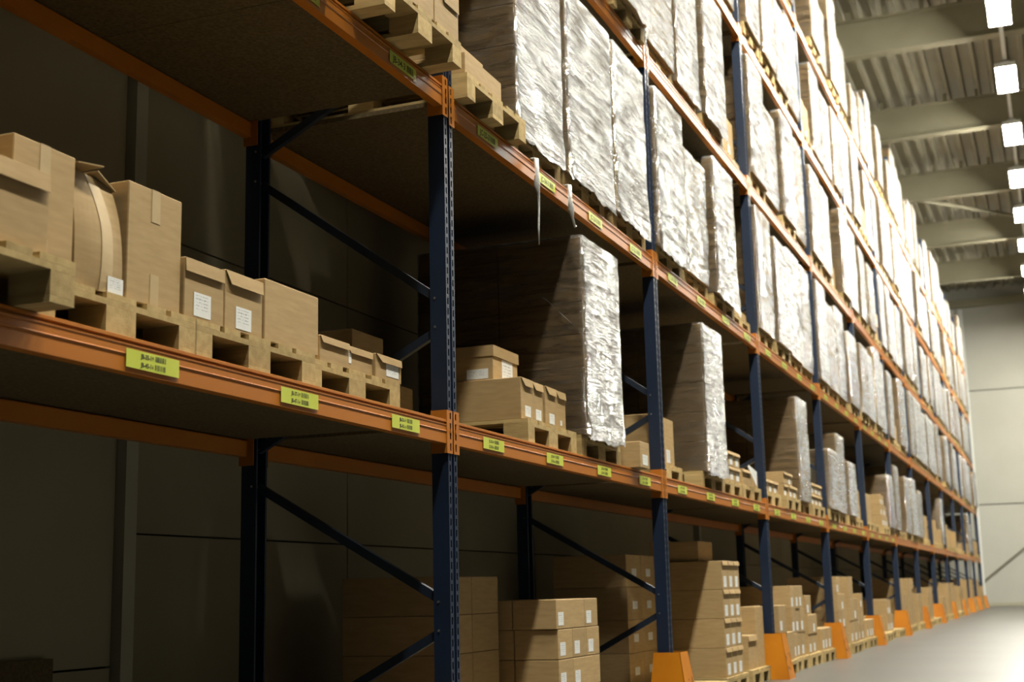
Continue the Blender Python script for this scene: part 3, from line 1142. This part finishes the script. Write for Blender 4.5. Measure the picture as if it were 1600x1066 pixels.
# second bay, second shelf
Z2 = deck_z(0, 2)
pt = pallet(0.075, -0.075, Z2, 'pallet with flat cartons right of the foreground post, second shelf')
carton('flat pale carton, lower of two beside the tall wrapped loads', 0.085, -0.06, pt, 0.48, 0.5, 0.115)
carton('flat pale carton lying on another beside the tall wrapped loads', 0.09, 0.02, pt + 0.1155, 0.42, 0.4, 0.10)
for i, (x, ww, yf, dd) in enumerate(((0.93, 0.77, 0.02, 1.12), (1.80, 0.92, 0.02, 1.12), (2.78, 0.77, 0.02, 1.12))):
    pt = pallet(x, yf + 0.01, Z2, 'pallet under the %s tall wrapped load, second shelf of the second bay' % ('left', 'middle', 'right')[i])
    wrapped('tall wrapped load with crumpled silvery film, %s of three on the second shelf' % ('left', 'middle', 'right')[i], x - 0.01, yf - 0.01, pt, ww, dd, 1.22,
            True, True, 5)

# torn film tails hanging from the second shelf
for (x, z0_, pts_, lb) in ((1.15, 3.292, ((0, 0), (0.004, -0.08), (-0.012, -0.16), (0.016, -0.20), (0.02, -0.30), (0.018, -0.40), (0.024, -0.50)), 'long torn film tail hanging below the second shelf beam'),
                           (1.72, 3.292, ((0, 0), (0.0, -0.09), (0.01, -0.15), (0.03, -0.20), (0.075, -0.245), (0.09, -0.235)), 'short knotted film tail hanging below the second shelf beam')):
    mb = MB()
    rr = [0.014, 0.012, 0.02, 0.008, 0.006, 0.006, 0.003][:len(pts_)]
    mb.tube([(px, -0.03 + 0.004 * math.sin(9 * pz), pz) for px, pz in pts_], rr, 6)
    k = len(mb.v)
    a0 = pts_[1]
    mb.hexa(((a0[0] - 0.03, -0.028, -0.17), (a0[0] + 0.01, -0.024, -0.15), (a0[0] + 0.01, -0.022, -0.15), (a0[0] - 0.03, -0.026, -0.17),
             (a0[0] - 0.006, -0.026, -0.03), (a0[0] + 0.01, -0.026, -0.03), (a0[0] + 0.01, -0.024, -0.03), (a0[0] - 0.006, -0.024, -0.03)))
    # strip lying back over the beam to the load it came from
    mb.hexa(((-0.012, -0.03, 0.0), (0.012, -0.03, 0.0), (0.012, 0.012, 0.0), (-0.012, 0.012, 0.0),
             (-0.012, -0.03, 0.004), (0.012, -0.03, 0.004), (0.012, 0.012, 0.005), (-0.012, 0.012, 0.005)))
    obj('film_tail', mb.mesh('film_tail', 'film_bunched', True), None, (x, 0, z0_), label=lb, cat='plastic film')

# third bay, lowest shelf (x from 3.7)
Z1 = deck_z(1, 1)
pt = pallet(3.82, 0.10, Z1, 'pallet under the two tall labelled cartons right of the second post')
carton('tall carton with white label right of the second post, left of two', 3.90, 0.12, pt, 0.28, 0.5, 0.36, papers=((0.05, 0.02, 0.1, 0.1),))
carton('tall carton with white label right of the second post, right of two', 4.19, 0.12, pt, 0.28, 0.5, 0.36, papers=((0.05, 0.02, 0.1, 0.1),))
pt = pallet(4.915, 0.02, Z1, 'pallet under the slim wrapped load on the lowest shelf, third bay')
wrapped('slim brown film-wrapped load standing on the lowest shelf of the third bay', 4.98, 0.0, pt, 0.69, 1.12, 1.22, True, True, 5)
pt = pallet(5.72, 0.04, Z1, 'pallet under the two rows of small flap cartons, third bay')
for iz in range(2):
    for ix in range(3):
        carton('small flap carton with white label, %s in the %s row, third bay' % (ORD[ix], ('lower', 'upper')[iz]), 5.80 + ix * 0.235, 0.05, pt + iz * 0.135, 0.225, 0.4, 0.132,
               flap=(0.03, 0.02, 0.0), papers=((0.06, 0.015, 0.11, 0.07),))
pt = pallet(6.524, 0.03, Z1, 'pallet under the low cartons with a loose sheet, third bay')
carton('low brown carton under a white sheet, left of two, third bay', 6.60, 0.05, pt, 0.36, 0.4, 0.15, flap=(0.03, 0.02, 0))
carton('low brown carton under a white sheet, right of two, third bay', 6.98, 0.05, pt, 0.3, 0.4, 0.13)
mb = MB()
mb.hexa(((0, -0.004, 0), (0.2, -0.03, -0.16), (0.21, -0.028, -0.16), (0.0, 0.0, 0.0), (0.01, -0.004, 0.03), (0.24, -0.03, -0.02), (0.24, -0.028, -0.02), (0.01, 0, 0.03)))
obj('loose_sheet', mb.mesh('loose_sheet', 'paper'), None, (6.72, 0.018, pt + 0.16), label='loose white sheet hanging over the low cartons, third bay', cat='paper')
carton('large carton standing at the rear behind the low cartons, third bay', 6.62, 0.5, pt, 0.6, 0.5, 0.5)

# third bay, second shelf
slot_load(1, 2, 0, 'w', 3.80, 0.02, w=0.80, h=1.24, thick=True)
slot_load(1, 2, 1, 'w', 4.72, 0.04, w=0.72, h=1.05)
slot_load(1, 2, 2, 'w', 5.68, 0.02, w=0.80, h=1.24, thick=True, labels=True, nl=6)
slot_load(1, 2, 3, 'c', 6.515, 0.05, nx=2, nz=1, ch=0.1, d=0.5)

# floor, second bay
pt = pallet(1.62, 0.09, 0.0, 'pallet on the floor under the labelled carton stack, second bay')
rws = [0.13 + 0.171 * i for i in range(4)]
for iz in range(4):
    rown = ('bottom', 'second', 'third', 'top')[iz]
    widths = (0.25, 0.25, 0.25) if iz != 3 else (0.50, 0.25)
    if iz == 2:
        widths = (0.25, 0.255, 0.245)
    if iz == 1:
        widths = (0.25, 0.5)
    x = 1.65 - (0.02 if iz == 3 else 0)
    for ix, ww in enumerate(widths):
        for iy in range(2):
            carton('carton, %s in the %s row of the labelled floor stack%s, second bay' % (ORD[ix], rown, ', rear' if iy else ''), x, 0.10 + iy * 0.275, rws[iz] + 0.0005, ww - 0.004, 0.27, 0.168,
                   papers=((0.03, 0.02, 0.09, 0.075),) if iy == 0 else ())
        x += ww
pt = pallet(1.62 - 0.86, 0.27, 0.0, 'pallet on the floor under the shaded cartons behind the foreground post')
for iz in range(4):
    for ix in range(2):
        carton('shaded carton on the floor, %s in the %s row, behind the foreground post' % (ORD[ix], ('bottom', 'second', 'third', 'top')[iz]), 0.78 + ix * 0.38, 0.42, 0.1305 + iz * 0.205, 0.375, 0.6, 0.203)

# floor, third bay
pt = pallet(5.40, 0.0, 0.0, 'pallet on the floor under the tall labelled carton stack, third bay')
for iz in range(4):
    for ix in range(3):
        carton('carton with white label, %s in the %s row of the tall floor stack, third bay' % (ORD[ix], ('bottom', 'second', 'third', 'top')[iz]),
               5.45 + ix * 0.215, 0.02, 0.1305 + iz * 0.238, 0.211, 0.56, 0.236, flap=(0.035, 0.015, 0.01), papers=((0.05, 0.02, 0.1, 0.09),))
        carton('carton, %s in the %s row at the rear of the floor stack, third bay' % (ORD[ix], ('bottom', 'second', 'third', 'top')[iz]),
               5.45 + ix * 0.215, 0.585, 0.1305 + iz * 0.238, 0.211, 0.5, 0.236)
carton('single carton lying on top of the tall floor stack, third bay', 5.48, 0.22, 0.1305 + 4 * 0.238, 0.5, 0.42, 0.17)
pt = pallet(4.30, -0.08, 0.0, 'half empty pallet on the floor under the shaded cartons, third bay')
for iz in range(4):
    for ix in range(2):
        carton('shaded carton with pale label, %s in the %s row, third bay floor' % (ORD[ix], ('bottom', 'second', 'third', 'top')[iz]), 4.32 + ix * 0.39, 0.5, 0.1305 + iz * 0.25, 0.385, 0.6, 0.248,
               papers=((0.14, 0.08, 0.12, 0.06),))
pt = pallet(6.45, 0.02, 0.0, 'pallet on the floor with low cartons before the third post')
carton('low carton before the third post on the floor, left', 6.50, 0.06, pt, 0.36, 0.5, 0.30, flap=(0.05, 0.02, 0))
carton('low carton before the third post on the floor, right', 6.88, 0.06, pt, 0.34, 0.5, 0.55)

# leftover board by the back wall, far left
obj('floor_board', MB().box(-0.35, 0.35, 0, 0.02, 0, 0.62).mesh('floor_board', 'chipboard'), None, (-1.35, YB - 0.075, 0.0), label='brown board leaning on the back wall at the lower left', cat='board')

# ------------------------------------------------------------------ the rest of the rack, bay by bay
rg = random.Random(21)
for b in range(1, NB1 + 1):
    xb = b * BAY
    sl = [xb + 0.10 + 0.895 * i for i in range(4)]
    for l in range(0, 6):
        if b == 1 and l <= 2:
            continue
        for s_ in range(4):
            x = sl[s_] + rg.uniform(-0.02, 0.02)
            if l == 0:
                x = xb + 0.172 + 0.853 * s_
            yf = 0.03 + rg.uniform(-0.06, 0.03)
            r = rg.random()
            if l == 0:
                if r < 0.36:
                    slot_load(b, l, s_, 'c', x, yf - 0.05, nx=3, nz=rg.choice((1, 2, 3)), ch=rg.choice((0.22, 0.25)), d=0.55, ny=1, miss=rg.choice(((), (0,), (2,))))
                elif r < 0.62:
                    slot_load(b, l, s_, 'c', x, yf - 0.05, nx=2, nz=rg.choice((1, 2, 3)), ch=0.28, d=0.6, miss=rg.choice(((), (1,))))
                elif r < 0.80:
                    slot_load(b, l, s_, 'c', x, yf - 0.03, nx=2, nz=rg.choice((3, 4)), ch=0.21, d=0.6, w=0.6, miss=rg.choice(((0,), (1,))))
                else:
                    slot_load(b, l, s_, 'p', x, yf - 0.08)
            elif l == 1:
                if r < 0.30:
                    slot_load(b, l, s_, 'w', x, yf, h=rg.uniform(0.7, 1.2), w=rg.uniform(0.6, 0.78), thick=rg.random() < 0.5)
                elif r < 0.62:
                    slot_load(b, l, s_, 'c', x, yf, nx=3, nz=rg.choice((1, 2, 2, 3)), ch=rg.choice((0.13, 0.17)), d=0.5, flap=True, miss=rg.choice(((), (0,), (2,))))
                elif r < 0.92:
                    slot_load(b, l, s_, 'c', x, yf, nx=2, nz=rg.choice((1, 2, 2)), ch=rg.choice((0.22, 0.27)), d=0.6, miss=rg.choice(((), (0,))))
                else:
                    slot_load(b, l, s_, 'p', x, yf)
            elif (b, l, s_) == (1, 3, 3):
                slot_load(b, l, s_, 'c', x, yf, nx=2, nz=1, ch=0.42, d=0.5, w=0.6)
            elif (b, l, s_) in ((3, 3, 2), (5, 2, 1)):
                slot_load(b, l, s_, 'c', x, yf, nx=2, nz=2, ch=0.33, d=0.5, w=0.7, miss=(1,))
            elif l == 5 and r > 0.86:
                slot_load(b, l, s_, 'p', x, yf)
            elif l == 5:
                slot_load(b, l, s_, 'w', x, yf, h=(0.95, 1.1, 1.25, 1.4, 1.5)[int(r * 1000) % 5], w=0.72 + 0.08 * r, thick=r < 0.6, d=1.15)
            else:
                if r < 0.93 or b < 3:
                    slot_load(b, l, s_, 'w', x, yf, h=rg.choice((1.22, 1.25, 1.28, 1.15, 1.05, 1.27)), w=rg.uniform(0.72, 0.80), thick=rg.random() < 0.72, d=1.15)
                else:
                    slot_load(b, l, s_, 'c', x, yf, nx=2, nz=2, ch=0.25, d=0.6)
# third to top shelves above the second bay
for l in (3,):
    for s_ in range(4):
        slot_load(0, l, s_, 'w', 0.10 + 0.895 * s_, -0.03, h=1.2, thick=True)
obj('stacked_cartons', FAR.mesh('stacked_cartons', 'cardboard'), None, label='brown cartons stacked on pallets far along the rack', cat='cartons', kind='stuff')
